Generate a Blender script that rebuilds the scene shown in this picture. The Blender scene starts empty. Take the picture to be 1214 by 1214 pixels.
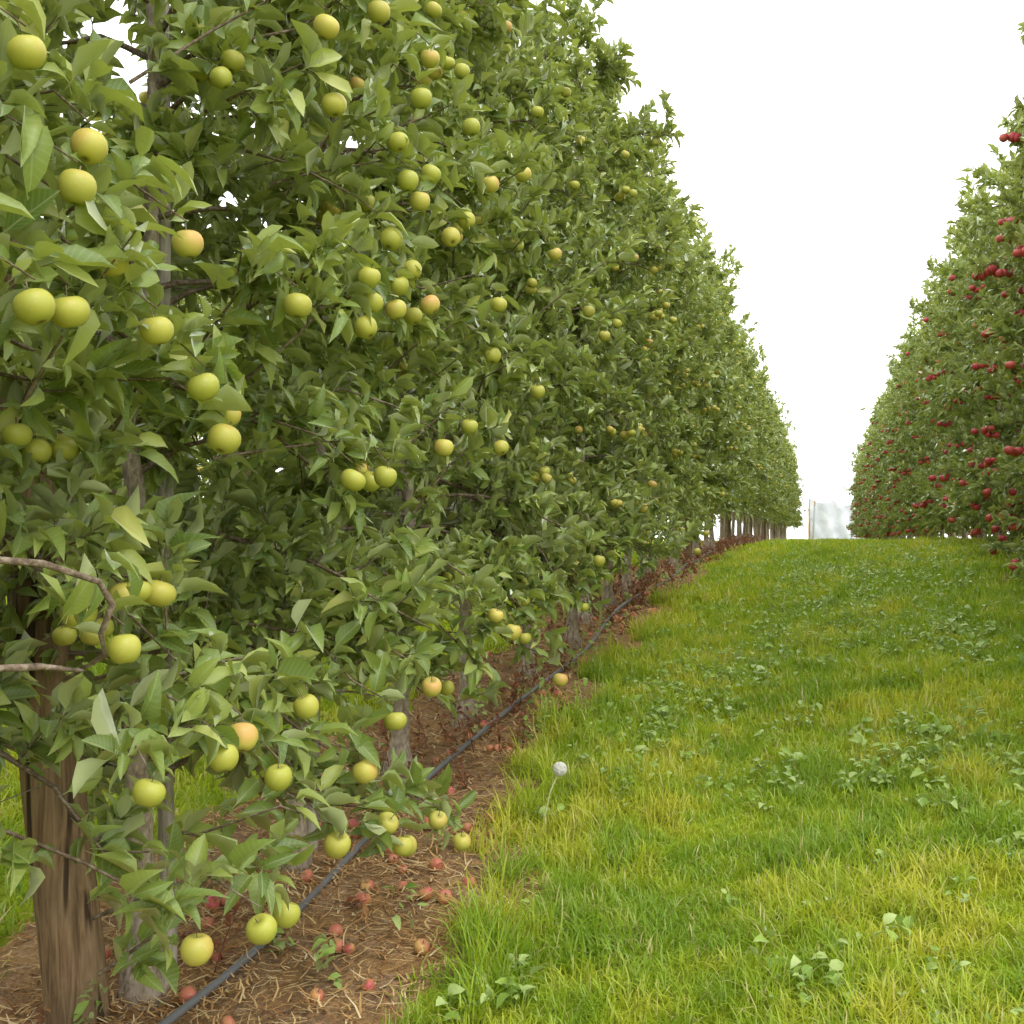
import bpy, math, numpy as np
from mathutils import Vector, Matrix
RNG=np.random.default_rng(7)
scene=bpy.context.scene
PI=math.pi
def link(o): scene.collection.objects.link(o); return o
def nrm(a): return a/(np.linalg.norm(a,axis=-1,keepdims=True)+1e-9)
# ---------------------------------------------------------------- noise
_g=np.random.default_rng(3).random((256,256))
def vnoise(x,y,s=1.0,o=0):
    x=np.asarray(x,float)*s+o*17.3+1000; y=np.asarray(y,float)*s+o*9.1+1000
    xi=np.floor(x).astype(int); yi=np.floor(y).astype(int); fx=x-xi; fy=y-yi
    fx=fx*fx*(3-2*fx); fy=fy*fy*(3-2*fy)
    a=_g[xi%256,yi%256]; b=_g[(xi+1)%256,yi%256]; c=_g[xi%256,(yi+1)%256]; d=_g[(xi+1)%256,(yi+1)%256]
    return (a*(1-fx)+b*fx)*(1-fy)+(c*(1-fx)+d*fx)*fy
# ---------------------------------------------------------------- terrain
_ky=[-400,-20,0,3,6.7,9.9,13.4,18,24,32,60,90,600]
_kz=[-2,-.35,-.08,0,.37,.68,.97,1.18,1.33,1.40,1.41,1.38,0.9]
_sy=np.arange(-60,160,.25); _sz=np.interp(_sy,_ky,_kz)
_k=np.exp(-(np.arange(-12,13)/5.0)**2); _k/=_k.sum()
_sz2=np.convolve(np.pad(_sz,12,mode='edge'),_k,'valid')
def sstep(x,a,b):
    t=np.clip((x-a)/(b-a),0,1); return t*t*(3-2*t)
def gz(x,y):
    x=np.asarray(x,float); y=np.asarray(y,float)
    z=np.where((y>-55)&(y<150),np.interp(y,_sy,_sz2),np.interp(y,_ky,_kz))
    z=z+.28*sstep(x,-1.5,2.2)*(1-sstep(y,15,30))
    z=z+(vnoise(x,y,.9,1)-.5)*.05*(1-sstep(y,15,30))+(vnoise(x,y,3.1,2)-.5)*.025*(1-sstep(y,15,30))
    z=z-.02*np.exp(-((x+2.2)/.4)**2)
    z=z-.03*(np.exp(-((x+.45)/.22)**2)+np.exp(-((x-1.05)/.22)**2))*(1-sstep(y,15,30))
    return z
def soilmask(x,y):
    e=np.interp(y,[0,3.4,6,11,30,60],[-1.05,-1.2,-1.5,-1.62,-1.68,-1.68])
    n=(vnoise(x,y,2.2,5)-.5)*.4+(vnoise(x,y,7,6)-.5)*.3
    a=1-sstep(x+n,e-.14,e+.14)
    b=sstep(x+n,-2.85,-2.65)
    r=sstep(x+n,2.25,2.4)*(1-sstep(x+n,2.9,3.05))
    return np.maximum(a*b,r)
# ---------------------------------------------------------------- mesh builder
class MB:
    def __init__(s): s.v=[];s.c=[];s.q=[];s.qm=[];s.t=[];s.tm=[];s.n=0
    def add(s,v,c,q=None,t=None,m=0):
        v=np.asarray(v,float).reshape(-1,3); c=np.asarray(c,float).reshape(-1,4)
        s.v.append(v); s.c.append(c)
        if q is not None and len(q): q=np.asarray(q).reshape(-1,4); s.q.append(q+s.n); s.qm.append(np.full(len(q),m))
        if t is not None and len(t): t=np.asarray(t).reshape(-1,3); s.t.append(t+s.n); s.tm.append(np.full(len(t),m))
        s.n+=len(v)
    def build(s,name,mats,smooth=True):
        v=np.concatenate(s.v); c=np.concatenate(s.c)
        q=np.concatenate(s.q) if s.q else np.zeros((0,4),int); t=np.concatenate(s.t) if s.t else np.zeros((0,3),int)
        mi=np.concatenate([np.concatenate(s.qm) if s.qm else np.zeros(0), np.concatenate(s.tm) if s.tm else np.zeros(0)]).astype(np.int32)
        me=bpy.data.meshes.new(name)
        me.vertices.add(len(v)); me.vertices.foreach_set('co',v.astype(np.float32).ravel())
        nl=len(q)*4+len(t)*3; me.loops.add(nl)
        me.loops.foreach_set('vertex_index',np.concatenate([q.ravel(),t.ravel()]).astype(np.int32))
        me.polygons.add(len(q)+len(t))
        ls=np.concatenate([np.arange(len(q))*4,len(q)*4+np.arange(len(t))*3]).astype(np.int32)
        me.polygons.foreach_set('loop_start',ls)
        me.polygons.foreach_set('material_index',mi)
        me.polygons.foreach_set('use_smooth',np.full(len(mi),smooth))
        at=me.attributes.new('c','FLOAT_COLOR','POINT'); at.data.foreach_set('color',c.astype(np.float32).ravel())
        for m in mats: me.materials.append(m)
        me.update(calc_edges=True); me.validate()
        return me
    def obj(s,name,mats,smooth=True): return link(bpy.data.objects.new(name,s.build(name,mats,smooth)))
def tube(mb,pts,rad,sides=6,m=0,c=(.5,0,0,1),cap=True):
    pts=np.asarray(pts,float); n=len(pts); rad=np.broadcast_to(np.asarray(rad,float),(n,))
    T=np.gradient(pts,axis=0); T=nrm(T)
    ref=np.array([0,0,1.]) if abs(T[0,2])<.8 else np.array([1.,0,0])
    A=nrm(np.cross(T,ref)); B=np.cross(T,A)
    a=np.arange(sides)*2*PI/sides
    v=pts[:,None]+rad[:,None,None]*(A[:,None]*np.cos(a)[None,:,None]+B[:,None]*np.sin(a)[None,:,None])
    i=np.arange(n-1)[:,None]*sides; j=np.arange(sides)[None]; j2=(j+1)%sides
    q=np.stack([i+j,i+j2,i+sides+j2,i+sides+j],-1).reshape(-1,4)
    v=v.reshape(-1,3); cc=np.tile(np.array(c,float),(len(v),1)); cc[:,2]=np.repeat(np.linspace(0,1,n),sides)
    t=None
    if cap:
        v=np.vstack([v,pts[-1:]]); cc=np.vstack([cc,cc[-1:]])
        b=(n-1)*sides; t=[(b+k,b+(k+1)%sides,n*sides) for k in range(sides)]
    mb.add(v,cc,q,t,m)
LT=np.array([-.22,0,.2,.48,.79,1.0]); LW=np.array([.03,.05,.74,1.0,.68,0])
_lq=[];_lt=[]
for r in range(4):
    for k in range(2): _lq.append((r*3+k,r*3+3+k,r*3+4+k,r*3+k+1))
for k in range(2): _lt.append((12+k,15,13+k))
_lq=np.array(_lq);_lt=np.array(_lt)
_st=np.array([(0,2,1),(0,3,2),(1,2,4),(2,3,4)])
def leaves(mb,P,A,N,L,W,curv,fold,rnd,m=0,rng=RNG,pet=1.0,lod=0):
    n=len(P); A=nrm(A); S=nrm(np.cross(N,A)); N=-np.cross(S,A)
    if lod:
        v=np.zeros((n,5,3)); c=np.ones((n,5,4)); c[:,:,0]=rnd[:,None]
        up=(fold*W*.5)[:,None]*N; mid=P+A*(L*.6)[:,None]
        v[:,0]=P; v[:,2]=mid; v[:,1]=mid-S*(W*.55)[:,None]+up; v[:,3]=mid+S*(W*.55)[:,None]+up; v[:,4]=P+A*(L*1.15)[:,None]-N*(curv*L)[:,None]
        c[:,:,1]=[.5,1,.12,1,.5]; c[:,:,2]=[0,.5,.5,.5,1]
        mb.add(v,c,None,(_st[None]+np.arange(n)[:,None,None]*5).reshape(-1,3)[:,[0,2,1]],m); return
    v=np.zeros((n,16,3)); c=np.ones((n,16,4)); c[:,:,0]=rnd[:,None]
    tw=rng.normal(0,.2,n)
    for r in range(6):
        t=LT[r]*(pet if r==0 else 1); cols=[-1,0,1] if r<5 else [0]
        for ci,k in enumerate(cols):
            w=LW[r]*k*.5
            wav=(rng.normal(0,.05,n)*L) if (k!=0 and 1<r<5) else 0
            up=fold*abs(w)*W*2 - curv*L*max(t,0)**2 + wav + tw*w*W*t*2
            v[:,r*3+ci]=P+A*((t+.22*pet)*L*(1-.25*curv*max(t,0)))[:,None]+S*(w*W)[:,None]+N*(np.zeros(n)+up)[:,None]
            c[:,r*3+ci,1]=abs(k) if r>1 else .0; c[:,r*3+ci,2]=max(t,0)
    o=np.arange(n)[:,None,None]*16
    mb.add(v,c,(_lq[None]+o).reshape(-1,4),(_lt[None]+o).reshape(-1,3),m)
def _apple(ns=16,nr=12):
    vs=[];hh=[]
    for r in range(nr+1):
        ph=PI*r/nr; x=math.sin(ph)*(1+.08*math.cos(ph)); z=.98*math.cos(ph)
        z-=.32*math.exp(-(ph/.36)**2); z+=.16*math.exp(-((PI-ph)/.33)**2)
        if r in(0,nr): x=.015
        for k in range(ns):
            a=2*PI*k/ns; lob=1+.02*math.cos(5*a)*(ph/PI)
            vs.append((x*math.cos(a)*lob,x*math.sin(a)*lob,z)); hh.append(math.cos(ph))
    q=[(r*ns+k,(r+1)*ns+k,(r+1)*ns+(k+1)%ns,r*ns+(k+1)%ns) for r in range(nr) for k in range(ns)]
    return np.array(vs),np.array(q),np.array(hh)
AP=[_apple(),_apple(10,7)]; AV,AQ,AH=AP[0]
def apple(mb,p,R,rng,m,ms,tilt=.3,rnd=None,stem=True,lod=0):
    AV,AQ,AH=AP[lod]
    ax=Vector((rng.normal(0,tilt),rng.normal(0,tilt),1)).normalized()
    M=np.array(Vector((0,0,1)).rotation_difference(ax).to_matrix()@Matrix.Rotation(rng.random()*6.28,3,'Z'))
    v=AV*R; v=v*np.array([rng.uniform(.95,1.04),1,rng.uniform(.88,1.05)]); v=v@M.T
    d=nrm(np.array([rng.normal(.8,.5),rng.normal(-.3,.6),rng.uniform(0,1)]))
    bl=.5+.5*(nrm(v)@d)
    c=np.ones((len(v),4)); c[:,0]=rng.random() if rnd is None else rnd; c[:,1]=bl; c[:,2]=AH*.5+.5
    mb.add(v+p,c,AQ,None,m)
    if stem and not lod:
        a=np.array(ax); s=rng.normal(0,.25,3); pts=[p+a*R*.5,p+a*R*.95+s*.004,p+a*R*1.35+s*R*.5]
        tube(mb,pts,[.0016,.0013,.0018],4,ms)
# ---------------------------------------------------------------- materials
def newmat(name):
    m=bpy.data.materials.new(name); m.use_nodes=True; nt=m.node_tree; nt.nodes.clear()
    out=nt.nodes.new('ShaderNodeOutputMaterial'); return m,nt,out
class NT:
    def __init__(s,nt): s.nt=nt
    def n(s,t,**k):
        x=s.nt.nodes.new(t)
        for a,b in k.items(): setattr(x,a,b)
        return x
    def l(s,a,b): s.nt.links.new(a,b)
    def put(s,sock,v):
        if isinstance(v,bpy.types.NodeSocket): s.l(v,sock)
        elif isinstance(v,(tuple,list)) and len(v)==3 and sock.type=='RGBA': sock.default_value=(*v,1)
        else: sock.default_value=v
    def mix(s,f,a,b,mode='MIX'):
        x=s.n('ShaderNodeMix',data_type='RGBA',blend_type=mode); s.put(x.inputs[0],f); s.put(x.inputs[6],a); s.put(x.inputs[7],b); return x.outputs[2]
    def math(s,op,a,b=0.0,c=0.0,clamp=False):
        x=s.n('ShaderNodeMath',operation=op,use_clamp=clamp); s.put(x.inputs[0],a); s.put(x.inputs[1],b); s.put(x.inputs[2],c); return x.outputs[0]
    def ramp(s,f,st):
        x=s.n('ShaderNodeValToRGB'); s.put(x.inputs[0],f); e=x.color_ramp.elements
        e[0].position=st[0][0]; e[0].color=(*st[0][1],1); e[1].position=st[1][0]; e[1].color=(*st[1][1],1)
        for p,c in st[2:]:
            k=e.new(p); k.color=(*c,1)
        return x.outputs[0]
    def noise(s,scale,detail=3,vec=None,rough=.55,dist=0):
        x=s.n('ShaderNodeTexNoise'); x.inputs['Scale'].default_value=scale; x.inputs['Detail'].default_value=detail; x.inputs['Roughness'].default_value=rough; x.inputs['Distortion'].default_value=dist
        if vec is not None: s.l(vec,x.inputs['Vector'])
        return x.outputs['Fac']
    def rng(s,v,a,b,c=0.,d=1.):
        x=s.n('ShaderNodeMapRange'); s.put(x.inputs[0],v); x.inputs[1].default_value=a;x.inputs[2].default_value=b;x.inputs[3].default_value=c;x.inputs[4].default_value=d; return x.outputs[0]
    def attr(s):
        a=s.n('ShaderNodeAttribute',attribute_name='c'); x=s.n('ShaderNodeSeparateColor'); s.l(a.outputs['Color'],x.inputs[0]); return x.outputs
    def prin(s,col,rough=.5,spec=.5,normal=None):
        p=s.n('ShaderNodeBsdfPrincipled'); s.put(p.inputs['Base Color'],col); s.put(p.inputs['Roughness'],rough); s.put(p.inputs['Specular IOR Level'],spec)
        if normal is not None: s.l(normal,p.inputs['Normal'])
        return p
    def bump(s,h,st=.4,d=.01):
        b=s.n('ShaderNodeBump'); b.inputs['Strength'].default_value=st; b.inputs['Distance'].default_value=d; s.l(h,b.inputs['Height']); return b.outputs[0]
    def msh(s,f,a,b):
        x=s.n('ShaderNodeMixShader'); s.put(x.inputs[0],f); s.l(a,x.inputs[1]); s.l(b,x.inputs[2]); return x.outputs[0]
def foliage_mat(name,cols,back,rib,transl,tf,rough=.42,gl=1.0):
    m,nt,out=newmat(name); N=NT(nt); a=N.attr(); geo=N.n('ShaderNodeNewGeometry')
    col=N.ramp(a[0],cols)
    w=N.math('SINE',N.math('MULTIPLY',N.math('SUBTRACT',N.math('MULTIPLY',a[2],9),N.math('MULTIPLY',a[1],2.2)),6.28))
    f=N.math('MAXIMUM',N.rng(a[1],.03,.10,.7,0.),N.rng(w,.5,1,0,.25))
    col=N.mix(f,col,rib)
    col2=N.mix(N.math('MULTIPLY',geo.outputs['Backfacing'],.75),col,back)
    d=N.n('ShaderNodeBsdfDiffuse'); N.put(d.inputs[0],col2)
    t=N.n('ShaderNodeBsdfTranslucent'); N.put(t.inputs[0],transl)
    g=N.n('ShaderNodeBsdfGlossy'); g.inputs['Roughness'].default_value=rough; N.put(g.inputs[0],(.9,.95,.9))
    fr=N.n('ShaderNodeFresnel'); fr.inputs[0].default_value=1.42
    ff=N.math('MULTIPLY',fr.outputs[0],N.rng(geo.outputs['Backfacing'],0,1,gl,gl*.25))
    N.l(N.msh(ff,N.msh(tf,d.outputs[0],t.outputs[0]),g.outputs[0]),out.inputs[0])
    return m
M_leaf=foliage_mat('apple_leaf',[(0,(.085,.145,.026)),(.4,(.185,.262,.050)),(.75,(.30,.36,.075)),(1.0,(.46,.47,.13))],(.43,.47,.26),(.39,.44,.19),(.42,.49,.06),.29,.43,1.0)
M_weed=foliage_mat('weed_leaf',[(0,(.16,.28,.03)),(.5,(.26,.39,.06)),(1.0,(.42,.52,.19))],(.42,.5,.22),(.44,.52,.26),(.40,.55,.06),.25,.5,.7)
M_redweed=foliage_mat('dry_red_weed',[(0,(.12,.03,.015)),(.5,(.24,.075,.03)),(1.0,(.36,.19,.06))],(.2,.09,.04),(.3,.15,.08),(.3,.1,.03),.2,.6,.6)
def grass_mat():
    m,nt,out=newmat('grass_blades'); N=NT(nt); a=N.attr()
    g=N.ramp(a[2],[(0,(.22,.37,.018)),(.45,(.38,.50,.024)),(1,(.57,.57,.05))])
    g=N.mix(N.rng(a[0],.88,.97),g,(.62,.55,.24))
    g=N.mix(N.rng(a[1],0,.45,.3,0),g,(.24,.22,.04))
    g=N.mix(N.rng(a[0],0,.4,.3,0),g,(.14,.29,.025))
    p=N.n('ShaderNodeBsdfDiffuse'); N.put(p.inputs[0],g); t=N.n('ShaderNodeBsdfTranslucent'); N.put(t.inputs[0],N.mix(.4,g,(.6,.7,.025)))
    gs=N.n('ShaderNodeBsdfGlossy'); gs.inputs['Roughness'].default_value=.5
    N.l(N.msh(.04,N.msh(.42,p.outputs[0],t.outputs[0]),gs.outputs[0]),out.inputs[0]); return m
M_grass=grass_mat()
def bark_mat(name,a,b,sc=30,stretch=.25):
    m,nt,out=newmat(name); N=NT(nt); tc=N.n('ShaderNodeTexCoord'); mp=N.n('ShaderNodeMapping'); mp.inputs['Scale'].default_value=(1,1,stretch); N.l(tc.outputs['Object'],mp.inputs[0])
    n1=N.noise(sc,5,mp.outputs[0],.65); n2=N.noise(sc*.2,2,tc.outputs['Object'])
    col=N.ramp(n1,[(.3,tuple(x*.35 for x in a)),(.5,a),(.72,b)])
    col=N.mix(N.rng(n2,.45,.7,0,.5),col,tuple(x*.55 for x in a))
    p=N.prin(col,.85,.2,N.bump(n1,.7,.012)); N.l(p.outputs[0],out.inputs[0]); return m
M_bark=bark_mat('apple_bark',(.34,.28,.21),(.54,.48,.40),45,.5)
M_twig=bark_mat('twig_bark',(.19,.14,.10),(.36,.30,.25),60,1)
M_stake=bark_mat('weathered_stake_wood',(.38,.34,.28),(.54,.49,.42),40,.12)
def post_mat():
    m,nt,out=newmat('round_post_wood'); N=NT(nt); tc=N.n('ShaderNodeTexCoord'); mp=N.n('ShaderNodeMapping'); mp.inputs['Scale'].default_value=(1,1,.07); N.l(tc.outputs['Object'],mp.inputs[0])
    n1=N.noise(42,7,mp.outputs[0],.6,1.2); n2=N.noise(5,3,tc.outputs['Object']); n3=N.noise(16,2,mp.outputs[0],.5,.4)
    col=N.ramp(n1,[(.28,(.06,.035,.018)),(.5,(.20,.13,.07)),(.75,(.34,.24,.14))])
    crack=N.rng(n3,.60,.64,0,1)
    col=N.mix(N.rng(n2,.4,.7,0,.5),col,(.13,.105,.06)); col=N.mix(N.math('MULTIPLY',crack,.85),col,(.025,.015,.01))
    h=N.math('SUBTRACT',n1,crack)
    p=N.prin(col,.8,.2,N.bump(h,.8,.01)); N.l(p.outputs[0],out.inputs[0]); return m
M_post=post_mat()
def apple_mat(name,base,base2,blushc,lo,hi,shoulder):
    m,nt,out=newmat(name); N=NT(nt); a=N.attr(); tc=N.n('ShaderNodeTexCoord')
    n=N.noise(28,3,tc.outputs['Object']); n5=N.noise(9,2,tc.outputs['Object']); n6=N.noise(240,1,tc.outputs['Object'])
    g=N.mix(a[0],base,base2)
    f=N.math('ADD',N.math('ADD',a[1],N.math('MULTIPLY',n,.3)),N.math('MULTIPLY',a[0],.5))
    g=N.mix(N.rng(f,lo,hi),g,blushc)
    g=N.mix(N.rng(n5,.4,.7,0,.4),g,shoulder)
    g=N.mix(N.rng(n6,.62,.72,0,.3),g,(.55,.45,.22))
    g=N.mix(N.rng(a[2],.90,1.0,0,.75),g,shoulder)
    g=N.mix(N.rng(a[2],.03,0.0,0,.9),g,(.06,.04,.02))
    p=N.prin(g,.45,.4); N.l(p.outputs[0],out.inputs[0]); return m
M_ayel=apple_mat('yellow_green_apple_skin',(.37,.39,.055),(.55,.47,.10),(.60,.29,.11),1.25,1.75,(.29,.29,.05))
M_ared=apple_mat('red_apple_skin',(.46,.05,.05),(.60,.14,.08),(.42,.025,.055),.3,1.4,(.42,.13,.07))
M_afall=apple_mat('fallen_apple_skin',(.5,.15,.10),(.6,.42,.12),(.47,.08,.09),.9,1.5,(.35,.17,.08))
def simple(name,col,rough=.5,spec=.5,metal=0):
    m,nt,out=newmat(name); N=NT(nt); n=N.noise(20,4); c=N.mix(N.rng(n,.3,.7,0,.6),col,tuple(x*.6 for x in col)); p=N.prin(c,rough,spec); p.inputs['Metallic'].default_value=metal; N.l(p.outputs[0],out.inputs[0]); return m
M_pipe=simple('grey_pe_pipe',(.16,.165,.175),.4); M_wire=simple('galvanised_wire',(.35,.35,.35),.4,.5,.8)
def ground_mat():
    m,nt,out=newmat('orchard_ground'); N=NT(nt); a=N.attr(); g=N.n('ShaderNodeNewGeometry'); P=g.outputs['Position']
    n1=N.noise(6,4,P,.65); n2=N.noise(45,4,P,.7); n3=N.noise(1.3,2,P); n4=N.noise(160,1,P)
    soil=N.ramp(n2,[(.25,(.10,.062,.036)),(.5,(.26,.165,.095)),(.75,(.45,.31,.18))])
    soil=N.mix(N.rng(n1,.42,.68,0,.65),soil,(.42,.25,.10)); soil=N.mix(N.rng(n4,.6,.72,0,.5),soil,(.46,.34,.2))
    soil=N.mix(N.rng(n3,.5,.75,0,.4),soil,(.16,.105,.065))
    gr=N.ramp(n2,[(.3,(.12,.16,.014)),(.6,(.25,.31,.025)),(.8,(.34,.33,.06))])
    gr=N.mix(N.rng(n3,.35,.7,0,.5),gr,(.29,.37,.03))
    f=N.rng(N.math('ADD',a[0],N.math('MULTIPLY',N.math('SUBTRACT',n2,.5),.6)),.35,.6)
    col=N.mix(f,gr,soil); h=N.math('ADD',N.math('MULTIPLY',n1,1.2),N.math('MULTIPLY',n2,.6))
    p=N.n('ShaderNodeBsdfDiffuse'); N.put(p.inputs[0],col); N.l(N.bump(h,.9,.03),p.inputs['Normal']); N.l(p.outputs[0],out.inputs[0]); return m
M_ground=ground_mat()
def straw_mat():
    m,nt,out=newmat('dry_straw'); N=NT(nt); a=N.attr(); c=N.ramp(a[0],[(0,(.18,.08,.035)),(.4,(.44,.25,.10)),(.8,(.58,.42,.2)),(1,(.65,.54,.34))])
    p=N.n('ShaderNodeBsdfDiffuse'); N.put(p.inputs[0],c); N.l(p.outputs[0],out.inputs[0]); return m
M_straw=straw_mat()
# ---------------------------------------------------------------- ground
xs=np.concatenate([-np.geomspace(400,7,22),np.arange(-6.5,-3.5,.25),np.arange(-3.5,3.6,.06),np.arange(3.8,7,.3),np.geomspace(7.5,400,22)])
ys=np.concatenate([-np.geomspace(300,1.2,16),np.arange(-1,15,.08),np.arange(15,35,.3),np.arange(35,90,1.2),np.geomspace(92,900,20)])
X,Y=np.meshgrid(xs,ys); Z=gz(X,Y); S=soilmask(X,Y)
fine=(Y<15)&(Y>-1)&(np.abs(X)<3.5)
Z=Z+np.where(fine,S*((vnoise(X,Y,9,3)-.5)*.035+(vnoise(X,Y,4,8)-.5)*.03),0)
nx,ny=len(xs),len(ys); mb=MB(); c=np.ones((ny,nx,4)); c[...,0]=S
i=(np.arange(ny-1)[:,None]*nx+np.arange(nx-1)[None]).ravel()
mb.add(np.stack([X,Y,Z],-1),c,np.stack([i,i+1,i+nx+1,i+nx],-1))
mb.obj('ground',[M_ground])
# ---------------------------------------------------------------- grass
def blades(mb,n,x0,x1,y0,y1,h,w,seed,segs=3,edge=False):
    r=np.random.default_rng(seed); x=r.uniform(x0,x1,n); y=r.uniform(y0,y1,n)
    s=soilmask(x,y); keep=r.random(n)>s*1.05-.012
    cl=vnoise(x,y,6,11)*.6+vnoise(x,y,14,12)*.4
    keep&=r.random(n)<(.35+cl*1.1)
    if edge: keep&=(s>.02)&(cl>.5)
    x=x[keep];y=y[keep];cl=cl[keep];s=s[keep];n=len(x)
    trk=np.exp(-((x+.45+.1*np.sin(y*.8))/.2)**2)+np.exp(-((x-1.05+.1*np.sin(y*.7))/.2)**2)
    pn=vnoise(x,y,.8,20)*.25+vnoise(x,y,2.6,21)*.33+vnoise(x,y,8,22)*.42-.10*trk
    hn=vnoise(x,y,1.6,30)
    hh=h*(.22+.95*cl+.5*hn)*r.uniform(.45,1.35,n)*(1-.4*s)*(1-.45*trk)
    P=np.stack([x,y,gz(x,y)-.005],-1)
    az=r.uniform(0,2*PI,n)+ (vnoise(x,y,5,31)-.5)*3; lean=r.beta(1.7,1.5,n)*1.6
    D=np.stack([np.cos(az),np.sin(az),np.zeros(n)],-1)
    fa=az+PI/2+r.normal(0,.4,n); Sd=np.stack([np.cos(fa),np.sin(fa),np.zeros(n)],-1)
    ww=w*r.uniform(.5,1.5,n)
    lv=[0,.4,.75,1] if segs==3 else [0,.55,1]
    V=[];C=[]
    rn=r.random(n)
    for t in lv:
        c0=P+D*(np.sin(lean*t**1.2)*hh*t*.95)[:,None]+np.array([0,0,1])*(np.cos(lean*t*.9)*hh*t)[:,None]
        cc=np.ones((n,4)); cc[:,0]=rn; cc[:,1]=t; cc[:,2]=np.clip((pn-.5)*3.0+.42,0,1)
        if t<1:
            k=(1-t*t*.6)*.5
            V+= [c0-Sd*(ww*k)[:,None],c0+Sd*(ww*k)[:,None]]; C+=[cc,cc]
        else: V.append(c0);C.append(cc)
    nv=len(V); v=np.stack(V,1); c=np.stack(C,1); o=np.arange(n)[:,None]*nv
    q=[]
    for k in range(len(lv)-2): q.append(o+np.array([[2*k,2*k+1,2*k+3,2*k+2]]))
    k=2*(len(lv)-2); t=o+np.array([[k,k+1,k+2]])
    mb.add(v,c,np.concatenate(q),t)
mb=MB()
blades(mb,200000,-2.0,2.6,1.2,6.0,.105,.0048,1)
blades(mb,110000,-2.2,2.8,6.0,11,.105,.0080,2,2)
blades(mb,70000,-2.3,3.2,11,20,.11,.015,3,2)
blades(mb,36000,-2.3,3.6,20,45,.12,.032,4,2)
blades(mb,50000,-6.5,-2.5,-1,9,.13,.011,5,2)
blades(mb,14000,-9,-2.5,9,30,.13,.035,6,2)
blades(mb,8000,2.4,7,3,20,.12,.03,7,2)
blades(mb,70000,-1.9,-.9,1.2,12,.19,.0050,8,3,True)
blades(mb,8000,-3,3,45,74,.14,.06,9,2)
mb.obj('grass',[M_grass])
mb=MB(); r=np.random.default_rng(12)
pts=[]
for (cx,cy,sx,sy,n) in [(-.9,7.3,.35,.8,140),(.42,5.7,.4,.4,110),(.3,12,.5,1.6,260),(.2,3.4,.3,.25,16),(-1.05,6.1,.2,.35,20),(.9,8.6,.35,.6,80),(.3,9.2,.4,.6,80),(-1.0,3.3,.10,.12,9),(1.0,4.4,.3,.3,22),(-.2,10,.4,.8,70),(.9,14,.6,1.5,120)]:
    pts.append(np.stack([r.normal(cx,sx,n),r.normal(cy,sy,n)],-1))
pts.append(np.stack([r.uniform(-1.8,2.2,380),2+18*r.random(380)**.7],-1)); pts=np.concatenate(pts)
pts=pts[soilmask(pts[:,0],pts[:,1])<.5]
k=6; Pp=np.repeat(pts,k,0); szz=np.repeat(r.uniform(.6,1.35,len(pts)),k); n=len(Pp); az=r.uniform(0,2*PI,n); el=r.uniform(.1,1.1,n)
P=np.stack([Pp[:,0]+r.normal(0,.03,n),Pp[:,1]+r.normal(0,.03,n),gz(Pp[:,0],Pp[:,1])+r.uniform(.02,.08,n)],-1)
A=np.stack([np.cos(az)*np.cos(el),np.sin(az)*np.cos(el),np.sin(el)],-1); Nn=np.array([0,0,1.])+r.normal(0,.35,(n,3))
L=r.uniform(.025,.06,n)*szz; leaves(mb,P,A,Nn,L,L*r.uniform(.4,.8,n),r.uniform(.2,.7,n),r.uniform(.1,.5,n),r.random(n),0,r)
mb.obj('broadleaf_weeds',[M_weed])
mb=MB(); r=np.random.default_rng(14); n=52000
x=r.uniform(-3.1,-1.0,n); y=1.2+r.random(n)**1.4*13; sm=soilmask(x,y); kp=(sm>.4)&(r.random(n)<.25+vnoise(x,y,3,40)); x=x[kp];y=y[kp];n=len(x)
az=r.uniform(0,PI,n)+vnoise(x,y,2,41)*2; L=r.uniform(.02,.10,n); W=r.uniform(.001,.0028,n)*(1+y*.08)
D=np.stack([np.cos(az),np.sin(az),r.normal(.05,.18,n)],-1); Sd=np.stack([-np.sin(az),np.cos(az),np.zeros(n)],-1); P=np.stack([x,y,gz(x,y)+r.uniform(.006,.03,n)],-1)
bend=Sd*(r.normal(0,.15,n)*L)[:,None]
v=np.stack([P-Sd*W[:,None],P+Sd*W[:,None],P+D*(L*.5)[:,None]+bend+Sd*W[:,None],P+D*(L*.5)[:,None]+bend-Sd*W[:,None],P+D*L[:,None]+Sd*W[:,None]*.4,P+D*L[:,None]-Sd*W[:,None]*.4],1)
c=np.ones((n,6,4)); c[:,:,0]=r.random(n)[:,None]; o=np.arange(n)[:,None]*6
mb.add(v,c,np.concatenate([o+np.array([[0,1,2,3]]),o+np.array([[3,2,4,5]])]))
mb.obj('straw_litter',[M_straw])
mb=MB(); r=np.random.default_rng(15)
for _ in range(380):
    y=r.uniform(2.2,32); x=r.normal(-2.1,.28)
    if y<5.5 and r.random()<.6: continue
    b=np.array([x,y,float(gz(x,y))]); hgt=r.uniform(.06,.28); tip=b+np.array([r.normal(0,.06),r.normal(0,.06),hgt])
    tube(mb,[b,(b+tip)/2+r.normal(0,.01,3),tip],[.003,.0025,.001],4,0,(.3,.5,0,1))
    m=int(10+hgt*50); t=r.random(m); P=b+(tip-b)*t[:,None]; A=nrm(r.normal(0,1,(m,3))+np.array([0,0,.5])); L=r.uniform(.02,.05,m)*(1+y*.02)
    leaves(mb,P,A,np.array([0,0,1.])+r.normal(0,.3,(m,3)),L,L*.45,r.uniform(0,.6,m),r.uniform(0,.4,m),r.random(m),0,r)
mb.obj('red_weeds',[M_redweed])
mb=MB()
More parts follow.
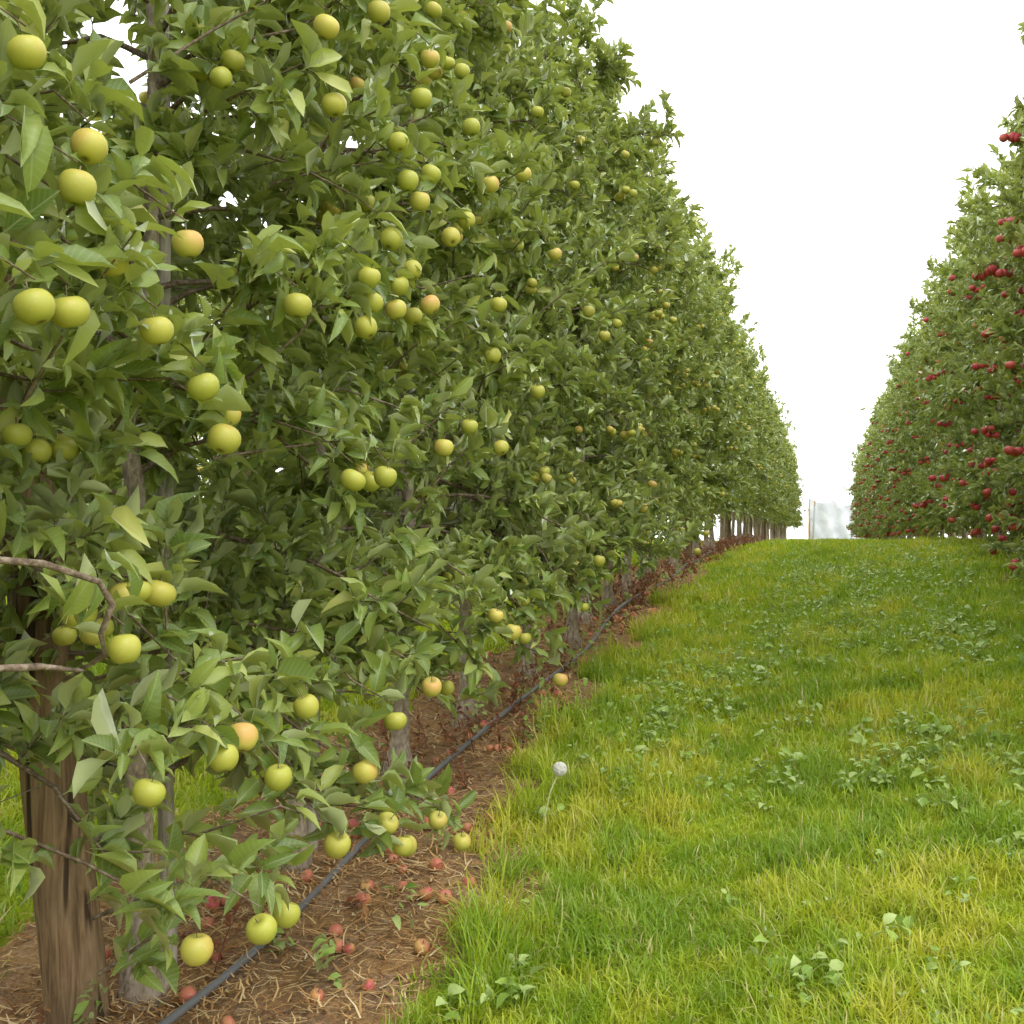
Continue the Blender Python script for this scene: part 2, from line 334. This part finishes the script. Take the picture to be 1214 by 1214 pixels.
for _ in range(90):
    y=r.uniform(2.2,16); x=r.normal(-1.85,.35)
    if float(soilmask(x,y))<.5: continue
    b=np.array([x,y,float(gz(x,y))]); m=r.integers(8,20); hgt=r.uniform(.05,.24)
    P=b+np.stack([r.normal(0,.02,m),r.normal(0,.02,m),r.random(m)*hgt],-1); A=nrm(r.normal(0,1,(m,3))+np.array([0,0,.6])); L=r.uniform(.025,.07,m)
    leaves(mb,P,A,np.array([0,0,1.])+r.normal(0,.3,(m,3)),L,L*.45,r.uniform(0,.6,m),r.uniform(0,.4,m),r.random(m),0,r)
mb.obj('soil_weeds',[M_weed])
# ---------------------------------------------------------------- apple trees
def crownR(t): return np.interp(t,[0,.12,.45,.8,.93,1],[.85,.97,.95,.70,.52,.2])
def leafcluster(mb,P,D,O,k,r,scale=1.0,lod=0):
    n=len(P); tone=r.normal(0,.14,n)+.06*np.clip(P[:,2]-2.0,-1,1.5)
    P=np.repeat(P,k,0); D=np.repeat(D,k,0); O=np.repeat(O,k,0); tone=np.repeat(tone,k); n=len(P)
    ru=nrm(r.normal(0,1,(n,3)))
    A=nrm(D*.6+ru*.85+O*.35+np.array([0,0,.28])); Nn=np.array([0,0,.85])+O*.5+r.normal(0,.5,(n,3))
    L=r.uniform(.055,.122,n)*scale
    rnd=np.clip(r.beta(2.0,2.6,n)+tone,0,1)
    leaves(mb,P+r.normal(0,.006,(n,3)),A,Nn,L,L*r.uniform(.33,.46,n),r.uniform(-.1,.75,n),r.uniform(.2,.95,n),rnd,1,r,1.0,lod)
def tree(name,seed,skirt,napp,H=5.2,redmode=False,lod=0,skirt2=None):
    r=np.random.default_rng(seed); mb=MB(); zt=np.linspace(0,H*.96,16)
    off=np.cumsum(r.normal(0,.018,(16,2)),0); off-=off[0]
    zt2=np.concatenate([[0,.05,.12,.2,.32],zt[2:]]); tr2=np.column_stack([np.interp(zt2,zt,off[:,0]),np.interp(zt2,zt,off[:,1]),zt2-.05])
    tube(mb,tr2,np.interp(zt2,[0,.05,.12,.2,.32,1.5,H],[.085,.09,.082,.056,.046,.036,.008]),6 if lod else 10,0)
    NP=[];ND=[];NO=[]; ends=[]
    nb=60
    zz=np.concatenate([skirt+.25+(H-skirt-.65)*(np.arange(nb)+r.random(nb))/nb, r.uniform(skirt+.15,skirt+.75,10)])
    st=.11 if not lod else .17; ntw=8 if not lod else 6; s2=.12 if not lod else .2
    for b,z in enumerate(zz):
        az=b*2.4+r.normal(0,.45); R=float(crownR(z/H))
        o=np.array([math.cos(az),math.sin(az),0]); Lb=R*r.uniform(.58,1.12)*(1-.15*abs(o[1]))
        sk=skirt if (skirt2 is None or o[1]>.15) else skirt2
        if z<sk+.12: continue
        low=z<1.7
        rise,droop=(r.uniform(.0,.35),r.uniform(.25,.65)) if low else (r.uniform(.2,.8),r.uniform(.0,.7))
        if z>H*.82: rise+=.5
        s=np.linspace(0,1,8); base=np.array([np.interp(z,zt,off[:,0]),np.interp(z,zt,off[:,1]),z])
        side=np.array([-o[1],o[0],0]); wob=np.cumsum(r.normal(0,.035,8)); wob2=np.cumsum(r.normal(0,.025,8))
        pts=base+o*(Lb*s)[:,None]+side*(wob*s)[:,None]*2+np.array([0,0,1])*(rise*s*Lb-droop*Lb*s*s+wob2*s)[:,None]
        pts[:,2]=np.maximum(pts[:,2],sk*.9)
        tube(mb,pts[::2] if lod else pts,np.linspace(.013,.0025,8)[::2] if lod else np.linspace(.013,.0025,8),3 if lod else 5,2,cap=False)
        seg=lambda t:np.array([np.interp(t,s,pts[:,k]) for k in range(3)])
        for t in np.arange(.40,1.01,st):
            NP.append(seg(t));ND.append(o);NO.append(o)
        for _ in range(ntw):
            t=r.uniform(.28,1.0); p=seg(t); d=nrm(o*.45+nrm(r.normal(0,1,3))*1.0+np.array([0,0,.25])); l=r.uniform(.10,.28)*(.7+.5*t)
            e=p+d*l; mid=(p+e)/2+r.normal(0,.012,3)
            if e[2]<sk*.88: continue
            if not lod: tube(mb,[p,mid,e],[.0042,.003,.0016],3,2,cap=False)
            for tt in np.arange(.35,1.01,s2):
                NP.append(p+(e-p)*tt);ND.append(d);NO.append(o)
            ends.append((mid,o,z,t))
    for _ in range(28 if not lod else 20):
        z=r.uniform(.55,1.0)*H if r.random()<.7 else r.uniform(.3,.6)*H
        az=r.random()*2*PI; o=np.array([math.cos(az),math.sin(az),0]); R=float(crownR(z/H))*.85*r.random()**.8
        p=np.array([0,0,z-.25])+o*R; d=nrm(o*r.uniform(.1,.9)+np.array([0,0,1.0])+r.normal(0,.15,3)); l=r.uniform(.3,.66)
        if z>H*.9: l*=.85
        tt=np.linspace(0,1,4); pp=p+d*(l*tt)[:,None]+o*(tt**2*.06)[:,None]; tube(mb,pp,np.linspace(.005,.0018,4),3,2,cap=False)
        for t in np.arange(.15,1.01,.075 if not lod else .11):
            NP.append(p+d*l*t+o*t*t*.06);ND.append(d);NO.append(nrm(r.normal(0,1,3)))
    NP=np.array(NP);ND=np.array(ND);NO=np.array(NO)
    half=r.random(len(NP))<.55; sc=1.0 if not lod else 1.3
    leafcluster(mb,NP[half],ND[half],NO[half],4,r,sc,lod); leafcluster(mb,NP[~half],ND[~half],NO[~half],3 if not lod else 4,r,sc,lod)
    idx=r.permutation(len(ends)); cnt=0
    for j in idx:
        p,o,z,t=ends[j]
        if cnt>=napp: break
        if t<.72 or p[2]>H*.84 or abs(o[0])<.35: continue
        if redmode and (z>H*.7 or math.sin(o[1]*5+z*3)<-.2) and r.random()<.7: continue
        if (not redmode) and (z<1.6 or z>3.9) and r.random()<.4: continue
        m=1 if r.random()<.4 else r.integers(2,5)
        for _ in range(m):
            R=r.uniform(.030,.038)*(1.0 if not redmode else 1.22)
            q=p+o*r.uniform(.04,.13)+np.array([r.normal(0,.045),r.normal(0,.06),-R*1.2-r.random()*.05])
            q[2]=max(q[2],.18); apple(mb,q,R,r,3,2,lod=1 if (lod or redmode) else 0); cnt+=1
            if m>1 or redmode: tube(mb,[p,(p+q)/2+np.array([0,0,.02]),q+np.array([0,0,R*.8])],[.003,.0022,.0018],3,2,cap=False)
    print(name,len(NP),cnt)
    return mb.build(name,[M_bark,M_leaf,M_twig,M_ayel])
V_hero=tree('apple_tree_hero',21,.40,50,skirt2=1.0)
V_open=[tree('apple_tree_open_a',25,1.04,46),tree('apple_tree_open_b',26,1.0,46)]
V_hi=[tree('apple_tree_a',31,.80,70),tree('apple_tree_b',32,.78,70),tree('apple_tree_c',33,.86,70)]
V_far=[tree('apple_tree_far_a',61,.84,64,lod=1),tree('apple_tree_far_b',62,.88,64,lod=1),tree('apple_tree_far_c',63,.80,64,lod=1)]
V_red=[tree('red_apple_tree_a',41,.22,190,redmode=True),tree('red_apple_tree_b',42,.2,190,redmode=True),tree('red_apple_tree_c',45,.24,170,redmode=True)]
V_redf=[tree('red_apple_tree_far_a',43,.22,140,redmode=True,lod=1),tree('red_apple_tree_far_b',44,.2,140,redmode=True,lod=1)]
TW=np.random.default_rng(77)
def place(me,x,y,rot,s=1,sz=1,red=False,name='apple_tree'):
    o=link(bpy.data.objects.new(name,me)); o.location=(x,y,float(gz(x,y))); o.rotation_euler=(TW.normal(0,.012),TW.normal(0,.012),rot); o.scale=(s,s*TW.uniform(.95,1.05),sz)
    if red: o.material_slots[3].link='OBJECT'; o.material_slots[3].material=M_ared
    return o
first=None; tpos=[]
for k,y in enumerate(np.arange(-.5,66,1.2)):
    me=V_hero if k==3 else (V_open[k%2] if k<3 else (V_hi[(k*2+k//3)%3] if y<13.5 else V_far[(k*2+k//3)%3]))
    yy=(y+.02) if k==3 else (y if k<6 else y+TW.normal(0,.08))
    rot=(0 if (TW.random()<.5 or k==3) else PI)+TW.normal(0,.3)*(k!=3)
    o=place(me,-2.12 if k==3 else -2.2+(0 if k<6 else TW.normal(0,.04)),yy,rot,TW.uniform(.95,1.06),TW.uniform(.91,1.03)+(.03 if y>12 else 0)); tpos.append((o.location.x,yy))
    if k==3: first=o
for k,y in enumerate(np.arange(5.0,72,1.2)):
    place(V_red[k%3] if y<15.5 else V_redf[k%2],2.5+TW.normal(0,.05),y+TW.normal(0,.08),TW.random()*6.28,TW.uniform(.98,1.08),TW.uniform(.91,1.06),True,'red_apple_tree')
for k,y in enumerate(np.arange(-2,20,1.6)):
    place(V_far[k%3],-6.6,y+TW.normal(0,.1),TW.random()*6.28,1.05,.74)
HA=[(1.52,1.885),(1.61,1.895),(1.87,1.91),(2.03,1.82),(2.13,1.72),(2.0,2.117),(1.65,2.127),(1.68,2.21),(1.54,2.325),(2.67,2.88),(2.68,2.67),(3.5,3.15),(3.14,2.73),(3.26,2.65),(3.14,2.43),(3.96,3.08),(3.86,2.69),(2.92,2.26),(2.98,2.2),(2.54,2.1),(3.3,2.37),(3.14,2.21),(4.23,2.45),(4.26,2.25),(3.07,1.69),(2.89,1.67),(3.95,1.93),(4.23,1.87),(3.6,1.82),(3.33,1.37),(3.12,.95),(2.58,1.07),(2.16,1.02),(2.39,.93),(2.91,.84),(3.12,.64),(3.62,.525),(3.31,.52),(3.75,.42),(2.76,.67),(2.49,.57),(2.09,.625),(8.32,1.92),(7.97,1.73),(5.28,.81),(6.4,1.375),(7.47,3.45),(1.83,1.29),(1.9,1.0),(3.45,1.01),(4.16,1.2),(4.46,1.11),
(2.75,3.05),(3.05,3.1),(3.35,2.95),(3.32,2.6),(3.42,2.72),(3.75,2.6),(3.2,2.3),(3.5,2.3),(4.1,2.9),(4.6,3.1),(5.2,2.9),(6.1,2.8),(6.6,2.75),(7.0,2.9),(5.0,2.2),(2.95,2.12),(1.75,2.02),(2.2,1.78),(2.25,1.05),(3.2,.55),(2.3,.6)]
mb=MB(); r=np.random.default_rng(91); NP=[];ND=[]
for (y,z) in HA:
    R=r.uniform(.0325,.0375); p=np.array([-1.27+r.uniform(-.03,.02),y,z]); apple(mb,p,R,r,3,2,.3)
    a=p+np.array([0,0,R*1.35]); b=a+np.array([-.10,r.normal(0,.10),.08]); e=a+np.array([-.42,r.normal(0,.18),r.normal(.02,.16)])
    m1=(b+e)/2+r.normal(0,.03,3)
    tube(mb,[e,m1,b,a],[.0055,.004,.003,.0018],5,2)
    for t in (0,.2,.4,.6,.8,1): NP.append(b+(e-b)*t+r.normal(0,.03,3)); ND.append(nrm(a-e))
    for _ in range(3): NP.append(a+np.array([-.06,r.normal(0,.07),r.uniform(.0,.08)])); ND.append(nrm(r.normal(0,1,3)+np.array([0,0,.5])))
NP=np.array(NP);ND=np.array(ND); leafcluster(mb,NP,ND,np.tile([1.,0,0],(len(NP),1)),4,r)
tube(mb,[(-1.75,1.1,1.5),(-1.3,1.38,1.475),(-1.2,1.48,1.462),(-1.17,1.58,1.43),(-1.165,1.61,1.39),(-1.18,1.60,1.34),(-1.2,1.64,1.30),(-1.3,1.66,1.25)],[.008,.0065,.006,.0055,.0065,.005,.0045,.004],7,2)
tube(mb,[(-1.8,1.2,1.25),(-1.3,1.36,1.30),(-1.22,1.5,1.295),(-1.2,1.58,1.28)],[.008,.007,.006,.003],7,2)
o=mb.obj('fruiting_branches',[M_bark,M_leaf,M_twig,M_ayel]); o.parent=first; bpy.context.view_layer.update(); o.matrix_parent_inverse=first.matrix_world.inverted()
# ---------------------------------------------------------------- posts, stakes, wires, pipe
def post(name,x,y,R,H,lean,mat,sides=20,seed=0):
    mb=MB(); z0=float(gz(x,y)); t=np.linspace(0,1,14)
    pts=np.column_stack([lean[0]*t,lean[1]*t,-.1+t*(H+.1)])
    rad=R*(1.04-.14*t)
    tube(mb,pts,rad,sides,0,cap=False)
    top=mb.v[0][-sides:]; ctr=pts[-1]; bev=np.vstack([ctr+(top-ctr)*.9+[0,0,.012],ctr+[0,0,.014]])
    mb.add(np.vstack([top,bev]),np.ones((2*sides+1,4))*.5,[(k,(k+1)%sides,sides+(k+1)%sides,sides+k) for k in range(sides)],[(sides+k,sides+(k+1)%sides,2*sides) for k in range(sides)])
    for v in mb.v: v[:]+=np.column_stack([np.sin(v[:,2]*5+1)*.004,np.cos(v[:,2]*4)*.004,0*v[:,2]])
    o=mb.obj(name,[mat]); o.location=(x,y,z0); return o
post('wooden_post',-2.22,2.93,.092,3.4,(-.34,-.12),M_post,24)
for y in (10.2,18,26,34,42,50,58,66): post('wooden_post',-2.22,y+.55,.075,4.2,(TW.normal(0,.05),TW.normal(0,.1)),M_post)
for k,y in enumerate((9,20,31,42,53,64,70)): post('wooden_post',2.5,y+.3,.075,4.4,(0,TW.normal(0,.1)),M_post)
for x,y in tpos: post('tree_stake',x-.02+TW.normal(0,.03),y+.15+TW.normal(0,.02),.028,3.4+TW.normal(0,.3),(TW.normal(0,.05),TW.normal(0,.12)),M_stake,10)
mb=MB(); yy=np.arange(-2,68,.5)
for h in (.75,1.6,2.5,3.3): tube(mb,np.column_stack([np.full(len(yy),-2.26),yy,np.interp(yy,_sy,_sz2)+h]),.0018,5,0)
mb.obj('trellis_wires',[M_wire])
mb=MB(); yy=np.arange(-2,68,.15); zz=gz(np.full(len(yy),-1.95),yy)
zz=np.convolve(np.pad(zz,6,mode='edge'),np.ones(13)/13,'valid')+.055+.03*np.sin(yy*1.3)+.02*np.sin(yy*.7+1)
tube(mb,np.column_stack([-1.93+.03*np.sin(yy*.9)+.015*np.sin(yy*2.3),yy,zz]),.0135,10,0); mb.obj('irrigation_pipe',[M_pipe])
# ---------------------------------------------------------------- fallen apples
mb=MB(); r=np.random.default_rng(51)
FA=[(-1.62,4.1),(-1.68,4.25),(-1.55,4.3),(-1.76,4.35),(-1.6,3.55),(-1.75,3.0),(-1.45,3.0),(-1.95,3.1),(-2.0,2.7),(-1.97,2.62),(-1.92,2.75),(-1.35,3.6),(-1.3,3.9),(-1.55,5.9),(-1.6,6.6),(-1.75,7.3),(-1.85,8.5),(-1.8,10),(-1.9,9.2),(-1.5,4.9),(-1.8,5.2),(-1.42,3.3)]
for _ in range(190):
    FA.append((r.normal(-1.85,.32),r.uniform(2.9,25)))
for x,y in FA:
    if float(soilmask(x,y))<.4: continue
    R=r.uniform(.020,.032); apple(mb,np.array([x,y,float(gz(x,y))+R*.72]),R,r,0,1,1.0)
mb.obj('fallen_apples',[M_afall,M_twig])
# ---------------------------------------------------------------- dandelion
def flat(name,col,rough=.9):
    m,nt,out=newmat(name); N=NT(nt); p=N.prin(col,rough,.1); t=N.n('ShaderNodeBsdfTranslucent'); N.put(t.inputs[0],col); ms=N.n('ShaderNodeMixShader'); ms.inputs[0].default_value=.5; N.l(p.outputs[0],ms.inputs[1]); N.l(t.outputs[0],ms.inputs[2]); N.l(ms.outputs[0],out.inputs[0]); return m
M_seed=flat('dandelion_seed_white',(.9,.9,.86)); M_stem=simple('dandelion_stem',(.5,.52,.25),.6)
mb=MB(); x0,y0=-1.20,4.75; z0=float(gz(x0,y0)); hd=np.array([.06,.03,.30])
tube(mb,[(0,0,0),(.0,0,.1),(.02,.01,.2),hd],[.0042,.0038,.0036,.0036],6,1)
dirs=nrm(r.normal(0,1,(420,3)))
for d in dirs:
    e=hd+d*.026; tube(mb,[hd+d*.006,e],[.0006,.0006],3,0,cap=False)
    u=nrm(np.cross(d,[.3,.5,.8])); w=np.cross(d,u)
    for k in range(4):
        a=k*PI/4; uu=u*math.cos(a)+w*math.sin(a); vv=np.cross(d,uu)*.0011
        mb.add([e-uu*.007+d*.005-vv,e-uu*.007+d*.005+vv,e+vv,e-vv],np.ones((4,4)),[(0,1,2,3)],None,0)
        mb.add([e+uu*.007+d*.005-vv,e+uu*.007+d*.005+vv,e+vv,e-vv],np.ones((4,4)),[(0,1,2,3)],None,0)
mb.add(AV*.008+hd,np.ones((len(AV),4)),AQ,None,1)
o=mb.obj('dandelion',[M_seed,M_stem]); o.location=(x0,y0,z0)
# ---------------------------------------------------------------- hail net at the end of the alley
def net_mat():
    m,nt,out=newmat('white_hail_net'); N=NT(nt); tc=N.n('ShaderNodeTexCoord'); w=N.noise(1.2,3,tc.outputs['Object'])
    p=N.prin(N.mix(w,(.28,.31,.35),(.42,.45,.48)),.7,.2); t=N.n('ShaderNodeBsdfTransparent'); ms=N.n('ShaderNodeMixShader'); N.put(ms.inputs[0],N.rng(w,.3,.7,.05,.22)); N.l(p.outputs[0],ms.inputs[1]); N.l(t.outputs[0],ms.inputs[2]); N.l(ms.outputs[0],out.inputs[0]); return m
u,vv=np.meshgrid(np.linspace(0,1,60),np.linspace(0,1,16)); mb=MB()
xn=-1.0+u*4.6; top=4.3-.5*u-.25*np.sin((u*3%1)*PI)
zn=1.3+(top-1.3)*vv; yn=76+.18*np.sin(u*30+vv*5)*(1-.5*vv)-(1-vv)*1.6*u
i=(np.arange(15)[:,None]*60+np.arange(59)[None]).ravel()
mb.add(np.stack([xn,yn,zn],-1),np.ones((16*60,4)),np.stack([i,i+1,i+61,i+60],-1)); net=mb.obj('hail_net',[net_mat()])
M_np=bark_mat('orange_post_wood',(.45,.28,.13),(.6,.42,.22),20,.2)
for k,x in enumerate((-1.0,-.75,2.06,3.6)): post('net_post',x,76.1,.06,2.9-.15*k,(0.15 if k==1 else .03,0),M_np,12)
# ---------------------------------------------------------------- world, sun, camera
W=bpy.data.worlds.new('World'); scene.world=W; W.use_nodes=True; nt=W.node_tree; nt.nodes.clear(); N=NT(nt)
sky=N.n('ShaderNodeTexSky',sky_type='NISHITA'); sky.sun_disc=False; sky.sun_elevation=math.radians(52); sky.sun_rotation=math.radians(124); sky.air_density=1; sky.dust_density=3
col=N.mix(.94,sky.outputs[0],(16.8,16.8,16.5))
bg=N.n('ShaderNodeBackground'); N.l(col,bg.inputs[0]); bg.inputs[1].default_value=.15; wo=N.n('ShaderNodeOutputWorld'); N.l(bg.outputs[0],wo.inputs[0])
sd=bpy.data.lights.new('sun','SUN'); sd.energy=1.3; sd.angle=math.radians(20); sd.color=(1,.95,.85); so=link(bpy.data.objects.new('sun',sd))
el,azs=math.radians(52),math.radians(124); dv=Vector((math.sin(azs)*math.cos(el),math.cos(azs)*math.cos(el),math.sin(el))); so.rotation_euler=dv.to_track_quat('Z','Y').to_euler()
cd=bpy.data.cameras.new('camera'); cam=link(bpy.data.objects.new('camera',cd)); cd.sensor_width=36; cd.lens=36*1300/1214; cd.clip_end=2000; cd.clip_start=.05
cam.location=(0,0,1.5); cam.rotation_euler=(math.radians(90+1.45),0,math.radians(15.9)); scene.camera=cam
scene.view_settings.view_transform='Standard'; scene.view_settings.look='None'; scene.view_settings.exposure=0
